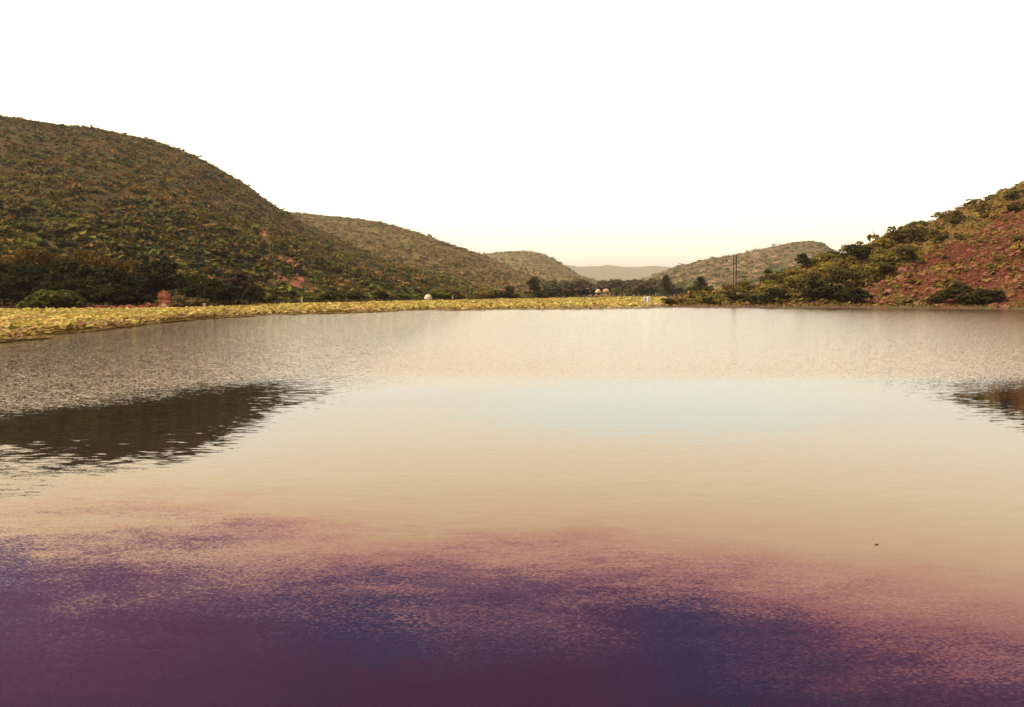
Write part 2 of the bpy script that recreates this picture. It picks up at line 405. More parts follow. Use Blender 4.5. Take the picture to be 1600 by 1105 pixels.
L = lambda tab: (lambda px: interp(tab, px))
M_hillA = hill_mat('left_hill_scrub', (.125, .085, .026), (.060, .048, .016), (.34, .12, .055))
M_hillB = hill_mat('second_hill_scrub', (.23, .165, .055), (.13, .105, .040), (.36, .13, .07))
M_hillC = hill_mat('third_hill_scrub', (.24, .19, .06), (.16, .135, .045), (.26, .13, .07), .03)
M_hillD = hill_mat('far_hill_hazed_scrub', (.27, .26, .10), (.20, .20, .08), (.3, .2, .1), .01)  # base colour paled to carry part of the distance haze
M_hillE = hill_mat('right_far_hill_scrub', (.16, .13, .055), (.095, .085, .045), (.42, .24, .13), .03)
M_hillF = hill_mat('rocky_slope', (.36, .25, .055), (.20, .12, .040), (.215, .070, .036), .14, 1.6)
sd_ = lambda px: shore(min(px, 1040))
hillA = Hill('hill', [(-1500, 230), (-800, 190), (-300, 165), (-100, 172), (0, 180), (50, 188), (100, 196), (150, 200), (200, 211), (250, 222), (300, 241), (340, 262),
                      (375, 283), (390, 291), (400, 300), (430, 321), (445, 331), (480, 352), (540, 380), (600, 405), (680, 432), (760, 452), (840, 464)],
             L([(-1500, 420), (0, 520), (445, 600), (840, 560)]), lambda px: sd_(px) + (26 if px < 420 else 14), M_hillA, 8, 60, 5.0, 1.12,
             scars=[(440, 436, 9, 7), (466, 440, 12, 8), (413, 366, 5, 6), (419, 390, 4, 9), (440, 402, 6, 4), (434, 422, 4, 5), (77, 384, 10, 5), (50, 366, 10, 3), (492, 452, 9, 3), (455, 408, 6, 3)], ns=.018, jag=.12)
hillB = Hill('hill', [(200, 330), (350, 324), (445, 330), (500, 336), (540, 340), (590, 346), (640, 360), (700, 380), (730, 391), (755, 399), (800, 420), (860, 445), (930, 462)],
             L([(200, 1250), (930, 1100)]), L([(200, 380), (600, 360), (930, 480)]), M_hillB, 8, 50, 7.0, 1.1, ns=.012, jag=.1)
hillC = Hill('hill', [(600, 425), (690, 405), (755, 397), (790, 393), (822, 392), (845, 396), (865, 404), (885, 417), (905, 432), (930, 439), (980, 455)],
             L([(600, 2400), (980, 2100)]), L([(600, 1200), (980, 800)]), M_hillC, 6, 40, 9.0, 1.05, ns=.008, jag=.1)
hillD = Hill('hill', [(700, 440), (800, 428), (850, 420), (885, 414), (905, 417), (918, 416), (936, 416), (946, 414), (960, 415), (975, 417), (1000, 417), (1020, 415), (1050, 418), (1120, 424), (1250, 440)],
             lambda px: 11000, lambda px: 6000, M_hillD, 4, 30, 14.0, 1.0, ns=.004, jag=.15)
hillE = Hill('hill', [(940, 458), (1000, 441), (1025, 431), (1045, 422), (1062, 416), (1078, 412), (1095, 407), (1120, 403), (1160, 396), (1200, 387), (1240, 379), (1265, 376), (1285, 379),
                      (1297, 387), (1310, 394), (1340, 405), (1400, 425), (1500, 450)],
             L([(940, 1500), (1500, 1150)]), L([(940, 620), (1500, 380)]), M_hillE, 6, 45, 8.0, 1.05, ns=.010, jag=.12,
             soilf=lambda px, v, q: .40)
def soilF(px, v, q):
    d = Vector(q) - Vector((0, 0, CH)); sx = CX + F * d.x / d.y; sy = HOR - F * d.z / d.y
    line = 464 - (sx - 1330) * .58                     # bare red rock lies below and right of this line
    return .30 + (.42 + .5 * noise.noise(Vector((sx * .02, (sy + sx * .35) * .05, 9)))) * min(1, max(0, (sy - line + 10) / 30)) if sx > 1150 else .25
hillF = Hill('rocky_hill', [(1044, 474), (1056, 467), (1075, 462), (1100, 458), (1140, 453), (1180, 449), (1215, 438), (1240, 428), (1270, 413), (1300, 401), (1340, 388), (1390, 368), (1420, 360), (1450, 349),
                      (1500, 328), (1540, 314), (1570, 297), (1600, 281), (1700, 250), (1900, 200), (2300, 160), (3200, 200)],
             L([(1044, 172), (1200, 190), (1300, 205), (1600, 245), (2300, 260), (3200, 200)]), lambda px: shore(max(px, 1053)) + 1.0, M_hillF, 3, 110, 3.2, .92, soilf=soilF, ns=.06, jag=.25)

# ------------------------------------------------------------------ plants
def leaf_cloud(clumps, n, size, rg, flat=.75, up=.35):
    """clumps: (cx,cy,cz,r). n leaf clusters spread through the clumps, mostly near their skin"""
    cl = np.array(clumps); wts = cl[:, 3] ** 2; wts /= wts.sum()
    k = rg.choice(len(cl), n, p=wts)
    d = rg.normal(size=(n, 3)); d[:, 2] = np.where(rg.random(n) < .75, np.abs(d[:, 2]), d[:, 2]); d /= np.linalg.norm(d, axis=1)[:, None]
    r = cl[k, 3] * (.55 + .5 * rg.random(n) ** .6)
    c = cl[k, :3] + d * r[:, None] * np.array([1, 1, flat])
    nr = d + rg.normal(size=(n, 3)) * .55 + np.array([0, 0, up]); nr /= np.linalg.norm(nr, axis=1)[:, None]
    a = np.cross(nr, rg.normal(size=(n, 3))); a /= np.linalg.norm(a, axis=1)[:, None]; b_ = np.cross(nr, a)
    s = size * (.6 + .8 * rg.random(n))[:, None]
    V = np.stack([c - a * s, c - b_ * s * .6, c + a * s, c + b_ * s * .6], 1).reshape(-1, 3)
    return V, np.arange(4 * n).reshape(n, 4)
def tree_proto(seed, h, wd, n, size, lean=0.0, columnar=False, base=.22):
    rg = np.random.default_rng(seed); rd = random.Random(seed)
    cl = []; bm = bmesh.new(); tops = []
    th = h * .5
    add_tube(bm, [(0, 0, -.3), (lean * .2, 0, th * .4), (lean * .5, .05, th), (lean * .7, 0, h * .8)], [h * .035, h * .026, h * .018, h * .006])
    nb = 11 if not columnar else 9
    for i in range(nb):
        a = 2.4 * i + rd.random(); u = (i + .5) / nb
        zc = h * (base + .10 + (.98 - base - .2) * u)
        rr = wd * .5 * (math.sin(math.pi * min(1, .18 + u * .78)) ** .6) * (.55 + .35 * rd.random())
        c = (lean * zc / h + rr * math.cos(a), rr * math.sin(a), zc)
        rad = wd * (.17 + .10 * rd.random()) * (1.1 - .25 * u)
        cl.append((*c, rad))
        z0 = max(h * .12, zc * .55)
        add_tube(bm, [(lean * z0 / h * .8, 0, z0), (c[0] * .5, c[1] * .5, (z0 + zc) * .5 + .1), (c[0], c[1], zc)], [h * .014, h * .010, h * .004], 5)
    cl.append((lean * .7, 0, h * .72, wd * .22)); cl.append((lean * .9, 0, h * .88, wd * .13)); cl.append((lean * .4, 0, h * (base + .2), wd * .24))
    V, Fq = leaf_cloud(cl, n, size, rg)
    return mesh_np('crown', V, Fq), bm_mesh(bm, 'trunk')
def shrub_proto(seed, n, size, spiky=False):
    rg = np.random.default_rng(seed); rd = random.Random(seed); cl = []
    bm = bmesh.new()
    for i in range(6):
        a = i * 1.1 + rd.random(); rr = .28 * rd.random() + .12
        c = (rr * math.cos(a), rr * math.sin(a), .22 + .40 * rd.random()); cl.append((*c, .18 + .12 * rd.random()))
        add_tube(bm, [(0, 0, -.08), (c[0] * .5, c[1] * .5, c[2] * .6), (c[0] * 1.2, c[1] * 1.2, c[2] + (.38 if spiky else .1))], [.03, .02, .006], 4)
    V, Fq = leaf_cloud(cl, n, size, rg, .85)
    V[:, 2] = np.maximum(V[:, 2], -.02)
    return mesh_np('foliage', V, Fq), bm_mesh(bm, 'stem')
TREES = {}
def trees(kind, mats, specs):
    TREES[kind] = []
    for sp_ in specs:
        cr, tr = tree_proto(*sp_)
        TREES[kind].append((cr, tr, sp_[1], mats))
trees('broad', M_dark, [(11, 8, 8, 2600, .26), (12, 8, 9, 2800, .26, .8), (13, 8, 7, 2400, .26, -.6)])
trees('olive', M_olive, [(21, 7, 8, 2200, .24), (22, 7, 7, 2200, .24, .6)])
trees('tall', M_grey, [(31, 12, 8, 2200, .36), (32, 12, 7, 2000, .36, .7), (33, 12, 9, 2400, .36, -.6)])
tree_n = 0
def tree(kind, px, Y, top_y, width_px, label, cat='tree', group=None, name='broadleaf_tree', z=None, material=None):
    """placed by where it stands; height from the photographed top"""
    global tree_n
    lst = TREES[kind]; cr, tr, h0, mt = lst[tree_n % len(lst)]; tree_n += 1
    if z is None: z = ground_z(px, Y)
    H = ray(px, top_y, Y).z - z; W = width_px * Y / F
    w0 = {'broad': 8, 'olive': 7.5, 'tall': 8}[kind]
    e = thing(name, label, cat, at(px, Y, z), random.uniform(0, 6.28), group, (W / w0, W / w0, H / (h0 * .97)))
    c = obj('crown', cr, None, e); 
    if not cr.materials: cr.materials.append(mt)
    obj('trunk', tr, M_bark, e)
    if material:
        c.material_slots[0].link = 'OBJECT'; c.material_slots[0].material = material
    return e
def ground_z(px, Y):
    best = .3
    for hl in HILLS:
        if hl.rx[0] <= px <= hl.rx[-1]:
            Yb, Yr = hl.bd(px), hl.rd(px)
            if Yb <= Y <= Yr: best = max(best, hl.point(px, (Y - Yb) / (Yr - Yb))[2])
    return best
HILLS = [hillA, hillB, hillC, hillE, hillF]

# wood at the foot of the left hill
ORD = ['first', 'second', 'third', 'fourth', 'fifth', 'sixth', 'seventh', 'eighth', 'ninth', 'tenth', 'eleventh', 'twelfth', 'thirteenth', 'fourteenth', 'fifteenth', 'sixteenth']
wood = 'trees of the dense dark wood at the foot of the left hill'
for i in range(26):
    px = -36 + i * 10.4 + random.uniform(-4, 4); k = i % 3
    Y = [118, 126, 136][k] + random.uniform(-2, 2)
    top = {0: 432, 1: 412, 2: 396}[k] + random.uniform(-6, 8) + (px > 150) * 12
    if px > 215: continue
    if k == 2:
        tree('olive', px, Y, top, 62, 'olive brown topped tree at the back of the dark wood, ' + ORD[i // 3] + ' from the left edge', group='olive topped trees at the back of the wood')
    else:
        tree('broad', px, Y, top, 66, 'dark shaded tree in the ' + ('front' if k == 0 else 'middle') + ' row of the left wood, ' + ORD[i // 3] + ' from the left edge', group=wood)
tree('broad', 254, 122, 408, 64, 'large dark round tree standing right behind the red masonry ruin')
tree('broad', 222, 126, 428, 50, 'lower dark tree just left of the large tree behind the ruin')
tree('broad', 330, 128, 436, 50, 'dark tree behind the rounded bush right of the ruin')
tree('tall', 372, 132, 422, 58, 'reddish brown broad tree at the right end of the dark wood', material=leaf_mat('brown_foliage', [(.085, .05, .032), (.07, .042, .028)], .15))
tree('broad', 352, 126, 445, 46, 'low dark tree under the reddish brown tree by the lotus bed')
tree('broad', 392, 130, 446, 44, 'small dark tree at the far right edge of the dark wood')
tree('broad', 302, 130, 432, 44, 'dark tree between the ruin tree and the reddish brown tree')

# ---- shrubs
SHR = [shrub_proto(40 + i, 380, .070, i % 3 == 2) for i in range(6)]
for f, s_ in SHR: f.materials.append(M_shrub); s_.materials.append(M_bark)
shr_n = 0
def shrub(px, Y, W, H, label, group=None, z=None, material=None, name='shrub', cat='shrub', stems=True):
    global shr_n
    f, s_ = SHR[shr_n % len(SHR)]; shr_n += 1
    if z is None: z = ground_z(px, Y)
    e = thing(name, label, cat, at(px, Y, z - .05), random.uniform(0, 6.28), group, (W, W, H * 1.15))
    o = obj('foliage', f, None, e)
    if material: o.material_slots[0].link = 'OBJECT'; o.material_slots[0].material = material
    if stems: obj('stem', s_, None, e)
    return e
M_bushgreen = leaf_mat('bush_green', [(.12, .13, .025), (.17, .17, .03)], .25)
M_bushold = leaf_mat('bush_olive', [(.12, .12, .024), (.14, .135, .026)], .25)
M_bushbrown = leaf_mat('bush_brown', [(.18, .13, .045), (.20, .15, .05)], .25)
shrub(92, 107.5, 5.6, 3.3, 'large rounded green bush at the lake edge below the dark wood', material=M_bushold)
shrub(66, 108, 4.6, 2.4, 'low green bush adjoining the large rounded bush on its left', material=M_bushold)
shrub(112, 108.5, 3.6, 2.3, 'low green bush adjoining the large rounded bush on its right', material=M_bushold)
shrub(292, 114, 4.0, 2.2, 'rounded brownish bush beside the red masonry ruin', material=M_bushbrown)
shrub(308, 112, 2.2, 1.5, 'small pale orange tipped bush at the right foot of the rounded brownish bush', material=M_bushbrown)
shrub(445, 158, 2.9, 3.0, 'dark upright bush below the red earth scars on the left hill', material=M_dark)
shrub(752, 262, 6.5, 3.0, 'dark bush on the far shore right of the thin white post', material=M_dark)

# scrub on the rocky slope at right: individuals (largest)
pts = []
def slope_pts(hill, n, px0, px1, v0, v1, rnd, mask=None):
    out = []
    tries = 0
    while len(out) < n and tries < n * 30:
        tries += 1
        px = rnd.uniform(px0, px1); v = rnd.uniform(v0, v1)
        if mask:
            Y = hill.bd(px) + (hill.rd(px) - hill.bd(px)) * v; q = hill.point(px, v)
            sy = HOR - F * (q[2] - CH) / q[1]
            if rnd.random() > mask(px, sy): continue
        out.append((px, v))
    return out
def green_part(px, sy):
    line = 464 - (px - 1330) * .58
    clump = noise.noise(Vector((px * .03, sy * .05, 1)))
    return (.9 if sy < line else .50) * (1.0 if clump > -.05 else .45)
rnd = random.Random(5)
for px, v in slope_pts(hillF, 178, 1075, 1640, .05, 1.0, rnd, green_part):
    q = hillF.point(px, v); s_ = rnd.uniform(2.0, 4.6) * (1 if px > 1200 else .75)
    red = (HOR - F * (q[2] - CH) / q[1]) > 464 - (px - 1330) * .58
    if red: s_ *= .6
    shrub(px, q[1], s_, s_ * rnd.uniform(.5, .8),
          'low bush scattered among the red rocks of the right slope' if red else 'bushy shrub in the green thicket on the upper right hillside',
          'bushes among the red rocks' if red else 'shrubs of the right hillside thicket', z=q[2] - .1)
# darker thickets by the water
for j_, (px, W, H) in enumerate([(1110, 3.2, 1.6), (1128, 3.4, 1.8), (1150, 4.0, 2.2), (1170, 3.8, 2.0), (1190, 4.2, 2.4), (1216, 4.6, 2.8), (1245, 4.6, 2.8), (1276, 5.0, 3.4), (1300, 5.2, 3.6),
                 (1325, 5.0, 3.4), (1345, 4.2, 2.8), (1500, 5.0, 3.0), (1525, 5.4, 3.4), (1552, 4.6, 2.6), (1470, 3.6, 1.8)]):
    Y = shore(px) + 3.5 + random.uniform(0, 4)
    shrub(px, Y, W, H, (ORD[j_] + ' of the dark bushes just above the right waterline, counted from the poles side') if j_ < 11 else 'dark bush above the waterline in the clump at the foot of the red slope', 'dark bushes along the right bank', material=M_dark)
for px, sy, W, H in [(1290, 425, 6, 4.0), (1320, 415, 6, 4), (1345, 402, 6, 4.2), (1375, 385, 6, 5.0), (1400, 372, 5, 5), (1430, 372, 5, 4), (1350, 430, 6, 4), (1385, 410, 5, 3.6), (1415, 398, 5, 3), (1455, 360, 5, 3.4), (1490, 340, 4, 3.4),
                     (1578, 310, 4.4, 3.2), (1580, 325, 4, 2.6), (1528, 322, 4, 3.0), (1310, 440, 6, 4), (1270, 445, 6, 4)]:
    # find slope position for that screen height
    best = min(np.linspace(0, 1, 60), key=lambda v: abs(HOR - F * (hillF.point(px, v)[2] - CH) / hillF.point(px, v)[1] - (sy + 8)))
    q = hillF.point(px, best)
    shrub(px, q[1], W, H, 'large dark green shrub standing on the right hillside near its skyline', 'large dark shrubs of the right hillside', z=q[2] - .1, material=M_dark if W > 5 and px % 20 == 5 else None)
# trees on the right bank
tree('broad', 1255, 194, 396, 26, 'lone dark round tree on the skyline shoulder left of the rocky hill')
tree('broad', 1200, 215, 421, 20, 'small dark tree right of the two poles at the foot of the pale hill')
tree('broad', 1094, 240, 433, 18, 'narrow dark tree left of the two poles')
tree('broad', 1172, 180, 447, 17, 'short dark bushy tree just right of the pole feet')
# loose shrubs on left shore foreground (individuals)
rnd = random.Random(9)
for i in range(70):
    px = rnd.uniform(395, 905); s0 = shore(px)
    Y = s0 + rnd.uniform(4, 24); W = rnd.uniform(3.5, 7) * (Y / 240) ** .5
    shrub(px, Y, W, W * rnd.uniform(.4, .6), 'dark green bush of the hedge-like belt along the far left shore', 'bushes along the far left shore', material=[M_dark, M_bushgreen, None, M_dark][i % 4])

# far wood at the head of the lake
grp = 'trees of the far wood at the head of the lake'
rnd = random.Random(3)
for i in range(40):
    px = 858 + i * 5.1 + rnd.uniform(-3, 3); Y = 455 + rnd.uniform(0, 45) if px > 905 else 400 + rnd.uniform(0, 30)
    top = float(np.interp(px, [858, 880, 900, 930, 955, 975, 985, 1010, 1030, 1042, 1058], [438, 434, 434, 440, 431, 438, 434, 434, 436, 430, 446])) + rnd.uniform(-1, 6)
    tree('tall', px, Y, top, rnd.uniform(17, 26), 'hazy brownish tree in the far wood at the head of the lake', group=grp)
for px in (880, 895, 910, 928, 965, 985, 1000, 1018, 1035, 1048, 1062, 1078):
    tree('broad', px, 440 + rnd.uniform(-6, 6), 451 + rnd.uniform(-3, 2), 20, 'low dark tree along the front edge of the far wood', group='low trees in front of the far wood', z=.3, material=M_bushgreen if px % 2 else None)
tree('broad', 916, 425, 451.5, 26, 'low dark tree directly in front of the pale arched building', z=.3)
tree('broad', 835, 330, 433, 25, 'large round dark tree above the low cream building')
tree('tall', 1041, 425, 429, 14, 'tall dark narrow tree at the right end of the far wood', material=M_dark)
tree('broad', 797, 350, 447, 14, 'small round tree left of the large round dark tree')

# ---- uncountable scrub cover of the hills: merged leaf clumps
def scrub_cover(name, hill, n, px0, px1, smin, smax, palette, leaves, seed, label, dark_low=False, v1=1.0, mask=None, vpow=1.0):
    rg = np.random.default_rng(seed); Vs = []; Cs = []
    protos = []
    for i in range(6):
        cl = [(rg.uniform(-.3, .3), rg.uniform(-.3, .3), rg.uniform(.15, .45), rg.uniform(.2, .32)) for _ in range(3)]
        V, _ = leaf_cloud(cl, leaves, .16, rg, .8); protos.append(V)
    pal = np.array(palette)
    for i in range(n):
        px = rg.uniform(px0, px1); v = rg.random() ** vpow * v1
        q = hill.point(px, v)
        sy = HOR - F * (q[2] - CH) / q[1]
        if mask and rg.random() > mask(px, sy): continue
        s_ = smin + (smax - smin) * rg.random() ** 2.2 * (1 + .4 * (rg.random() < .08))
        a = rg.random() * 6.28; V = protos[i % 6]; ca, sa = math.cos(a), math.sin(a)
        P = np.stack([V[:, 0] * ca - V[:, 1] * sa, V[:, 0] * sa + V[:, 1] * ca, V[:, 2] * rg.uniform(.6, .95)], 1) * s_ + np.array([q[0], q[1], q[2] - .2 * s_])
        Vs.append(P)
        cn_ = noise.noise(Vector((q[0] * .02, q[1] * .02, seed))) * .5 + .5
        c = 1.22 * pal[min(len(pal) - 1, int(rg.random() * len(pal)))] * (.75 + .4 * cn_) * rg.uniform(.8, 1.2)
        Cs.append(np.tile(c, (len(V), 1)))
    V = np.concatenate(Vs); Fq = np.arange(len(V)).reshape(-1, 4)
    o = obj(name, mesh_np(name, V, Fq, np.concatenate(Cs)), M_tint)
    tag(o, label, 'scrub', kind='stuff')
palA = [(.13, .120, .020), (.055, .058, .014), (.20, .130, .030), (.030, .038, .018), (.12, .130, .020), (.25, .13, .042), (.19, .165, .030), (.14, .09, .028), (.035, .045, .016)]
def not_scar(px, sy):
    for (cx, cy, rx, ry) in hillA.scars:
        if math.hypot((px - cx) / (rx * 1.25), (sy - cy - 3) / (ry * 1.2 + 5)) < 1: return .02
    return 1.0
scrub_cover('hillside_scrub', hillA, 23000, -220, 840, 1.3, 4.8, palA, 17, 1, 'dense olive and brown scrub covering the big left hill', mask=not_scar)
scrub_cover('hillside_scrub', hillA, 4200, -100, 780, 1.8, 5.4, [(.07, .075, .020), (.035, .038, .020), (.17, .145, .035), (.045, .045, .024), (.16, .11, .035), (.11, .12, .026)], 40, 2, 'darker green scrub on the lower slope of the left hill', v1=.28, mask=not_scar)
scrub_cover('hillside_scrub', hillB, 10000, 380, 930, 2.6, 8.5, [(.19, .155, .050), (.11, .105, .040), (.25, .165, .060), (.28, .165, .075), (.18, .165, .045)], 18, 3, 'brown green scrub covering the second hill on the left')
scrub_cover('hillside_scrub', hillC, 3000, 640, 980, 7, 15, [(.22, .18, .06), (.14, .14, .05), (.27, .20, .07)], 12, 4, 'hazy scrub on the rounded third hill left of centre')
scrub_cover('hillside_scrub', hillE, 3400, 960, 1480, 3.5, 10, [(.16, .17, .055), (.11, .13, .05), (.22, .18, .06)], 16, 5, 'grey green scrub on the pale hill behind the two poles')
scrub_cover('grassy_scrub', hillF, 8500, 1046, 1700, .7, 2.5, [(.26, .20, .035), (.19, .14, .035), (.30, .20, .05), (.12, .10, .03), (.22, .12, .045)], 22, 6, 'yellow green grass tufts and low scrub over the rocky right slope',
            mask=lambda px, sy: (.95 if sy < 464 - (px - 1330) * .58 else .34 + .6 * (noise.noise(Vector((px * .025, (sy + px * .35) * .06, 4))) > .05)))

# grass strip on the far shore
def strip(name, px0, px1, n, d0, d1, pal, label, seed, h=.5):
    rg = np.random.default_rng(seed); px = rg.uniform(px0, px1, n); Y = np.array([shore(p_) for p_ in px]) + rg.uniform(d0, d1, n)
    X = np.array([tx(p_) for p_ in px]) * Y; a = rg.uniform(0, 6.28, n); hh = h * rg.uniform(.5, 1.4, n); ww = hh * .45
    z = np.full(n, .25)
    dxx, dyy = np.cos(a) * ww, np.sin(a) * ww
    V = np.stack([np.stack([X - dxx, Y - dyy, z], 1), np.stack([X + dxx, Y + dyy, z], 1), np.stack([X + dxx * .3 + rg.normal(0, .1, n), Y + dyy * .3, z + hh], 1)], 1).reshape(-1, 3)
    c = np.repeat(np.array(pal)[rg.integers(0, len(pal), n)] * rg.uniform(.7, 1.3, (n, 1)), 3, 0)
    tag(obj(name, mesh_np(name, V, np.arange(3 * n).reshape(n, 3), c), M_tint), label, 'grass', kind='stuff')
strip('shore_grass', -150, 330, 5000, 1, 16, [(.20, .065, .04), (.15, .07, .035), (.10, .09, .03), (.28, .12, .07), (.07, .06, .025)], 'reddish dry grass on the left shore around the ruin', 1, .5)
strip('shore_grass', 330, 1046, 16000, .5, 22, [(.13, .11, .035), (.10, .09, .03), (.16, .11, .045)], 'green brown grass along the far shore', 2, .7)
strip('shore_grass', 1050, 1660, 2600, -.2, 6, [(.34, .19, .09), (.24, .12, .05), (.30, .24, .05), (.14, .12, .04)], 'dry orange grass along the right waterline', 3, .32)

# ---- lotus bed
def lotus():
    rg = np.random.default_rng(12)
    M1 = leaf_mat('lotus_leaf', None, .25, tint=True, spread=.12)
    pal = np.array([(.66, .51, .12), (.50, .41, .09), (.72, .58, .20), (.38, .34, .08), (.60, .42, .13)])
    edge = np.array([(.46, .24, .13), (.36, .26, .10), (.50, .36, .16)])
    Vs = []; Fs = []; Cs = []; St = []; k = 7; base_i = 0
    ang = np.arange(k) * 2 * math.pi / k
    cnt = 0
    for i in range(80000):
        px = rg.uniform(-420, 1046); y0 = interp(NEAR, px); y1 = shore(px)
        u = rg.random(); inv = (1 / y0) * (1 - u) + (1 / y1) * u          # evenly over the picture: far leaves sparser
        Y = 1 / inv
        Y = Y if rg.random() < .6 else y0 + (y1 - y0) * rg.random()
        gap = fbm(tx(px) * Y, Y, .12, 3)
        near_e = (Y - y0) / (6 + .05 * Y)
        if near_e < .8 and gap > .15 * near_e + rg.random() * .4 - .1: continue
        if 1001 < px < 1046 and Y < 170 and Y > 158: continue
        X = tx(px) * Y
        r = rg.uniform(.08, .18) * (1 + .0075 * Y)
        z = .04 if rg.random() < (.65 if near_e < .5 else .12) else rg.uniform(.16, .55)
        n_ = np.array([rg.normal(0, .30), rg.normal(-.12, .30), 1.0]) if z > .1 else np.array([0, 0, 1.0])
        n_ /= np.linalg.norm(n_); a = np.cross(n_, [0, 1, 0]); a /= np.linalg.norm(a); b_ = np.cross(n_, a)
        cup = r * rg.uniform(.05, .45) if z > .1 else .01
        rim = a[None] * np.cos(ang)[:, None] * r + b_[None] * np.sin(ang)[:, None] * r + n_[None] * cup * (1 + .4 * rg.normal(size=k))[:, None]
        Vs.append(np.concatenate([[[X, Y, z]], np.array([X, Y, z]) + rim]))
        Fs.append(np.array([[0, 1 + j, 1 + (j + 1) % k] for j in range(k)]) + base_i)
        pc = edge[rg.integers(0, 3)] if (near_e < .4 and rg.random() < .6) else pal[rg.integers(0, 5)]
        Cs.append(np.tile(pc * rg.uniform(.75, 1.2), (k + 1, 1))); base_i += k + 1; cnt += 1
    V = np.concatenate(Vs); Fq = np.concatenate(Fs)
    tag(obj('lotus_leaves', mesh_np('lotus_leaves', V, Fq, np.concatenate(Cs), smooth=False), M1), 'broad bed of yellow green lotus leaves standing in the lake', 'lotus', kind='stuff')
lotus()

# ---- rocks of the right slope
def rock_proto(seed):
    rd = random.Random(seed); bm = bmesh.new(); bmesh.ops.create_icosphere(bm, subdivisions=2, radius=.5)
    for v in bm.verts:
        v.co *= 1 + .55 * noise.noise(v.co * 2.2 + Vector((seed, 0, 0))); v.co.z *= .7
        v.co.x = round(v.co.x * 5) / 5 * .5 + v.co.x * .5
    return bm_mesh(bm, 'boulder')
RK = [rock_proto(i * 3.7) for i in range(5)]
for i, r_ in enumerate(RK): r_.materials.append(M_rock if i % 2 else M_rock2)
rnd = random.Random(21)
def red_part(px, sy): return 1.0 if sy > 464 - (px - 1330) * .58 + 6 else .05
for i, (px, v) in enumerate(slope_pts(hillF, 160, 1340, 1640, .0, .85, rnd, red_part)):
    q = hillF.point(px, v); s_ = rnd.uniform(.6, 1.9) * (1.4 if rnd.random() < .12 else .8)
    o = obj('boulder', RK[i % 5], None, None, (q[0], q[1], q[2] + .05 * s_), rnd.uniform(0, 6.28), (s_ * 1.2, s_, s_))
    o.rotation_euler.x = rnd.uniform(-.5, .5)
    tag(o, 'rough red brown boulder lying on the bare right slope', 'boulder', 'boulders on the red right slope')
# loose scree: uncountable
Vs = []; rg = np.random.default_rng(4); pv = [np.array([v.co[:] for v in r_.vertices]) for r_ in RK]; pf = [np.array([p_.vertices[:] for p_ in r_.polygons]) for r_ in RK]
Fs = []; bi = 0
for px, v in slope_pts(hillF, 2600, 1060, 1680, .0, .95, rnd, lambda px, sy: 1.0 if sy > 464 - (px - 1330) * .58 or sy > 474 else .04):
    q = hillF.point(px, v); s_ = rg.uniform(.2, .7); k = int(rg.integers(0, 5)); a = rg.random() * 6.28
    V = pv[k] * s_; V = np.stack([V[:, 0] * math.cos(a) - V[:, 1] * math.sin(a), V[:, 0] * math.sin(a) + V[:, 1] * math.cos(a), V[:, 2]], 1) + np.array(q)
    Vs.append(V); Fs.append(pf[k] + bi); bi += len(V)
tag(obj('scree', mesh_np('scree', np.concatenate(Vs), np.concatenate(Fs)), M_rock), 'loose red stones strewn over the right slope and its waterline', 'scree', kind='stuff')

# ------------------------------------------------------------------ built things
# ruin of red masonry
Y = 109.5; e = thing('ruin', 'roofless red masonry ruin with one tall broken pillar below the large dark tree', 'ruin', at(250, Y, .3))
def ragged(bm, x0, x1, y0, y1, z0, tops):
    n = len(tops) - 1; rows = []
    for yy in (y0, y1):
        rows.append([[bm.verts.new((x0 + (x1 - x0) * i / n, yy, z0)) for i in range(n + 1)], [bm.verts.new((x0 + (x1 - x0) * i / n, yy, tops[i])) for i in range(n + 1)]])
    (a0, a1), (b0, b1) = rows
    for i in range(n):
        bm.faces.new((a0[i], a0[i + 1], a1[i + 1], a1[i])); bm.faces.new((b0[i + 1], b0[i], b1[i], b1[i + 1])); bm.faces.new((a1[i], a1[i + 1], b1[i + 1], b1[i]))
    bm.faces.new((a0[0], a1[0], b1[0], b0[0])); bm.faces.new((a0[n], b0[n], b1[n], a1[n]))
bm = bmesh.new(); ragged(bm, -.1, 1.15, -.35, .35, -.3, [2.1, 2.3, 2.28, 2.42, 2.3, 2.35, 2.05, 2.1])
add_box(bm, (.5, -.02, 1.62), (1.45, .84, .12)); add_box(bm, (.55, -.02, 1.05), (1.4, .82, .10))
pil = obj('pillar', bm_mesh(bm, 'pillar'), M_stone, e)
bm = bmesh.new(); bmesh.ops.create_circle(bm, cap_ends=True, segments=14, radius=.32)
for v in bm.verts: v.co = (.55 + v.co.x, -.36, .72 + v.co.y * 1.1)
obj('niche', bm_mesh(bm, 'niche'), M_cream, pil)
bm = bmesh.new(); ragged(bm, -1.7, -1.15, -.3, .3, -.3, [.9, .95, .8, .7]); ragged(bm, -1.14, -.12, -.25, .25, -.3, [.35, .3, .25, .4, .5]); add_box(bm, (-.75, 0, .72), (.8, .35, .14))
obj('broken_wall', bm_mesh(bm, 'broken_wall'), M_stone, e)
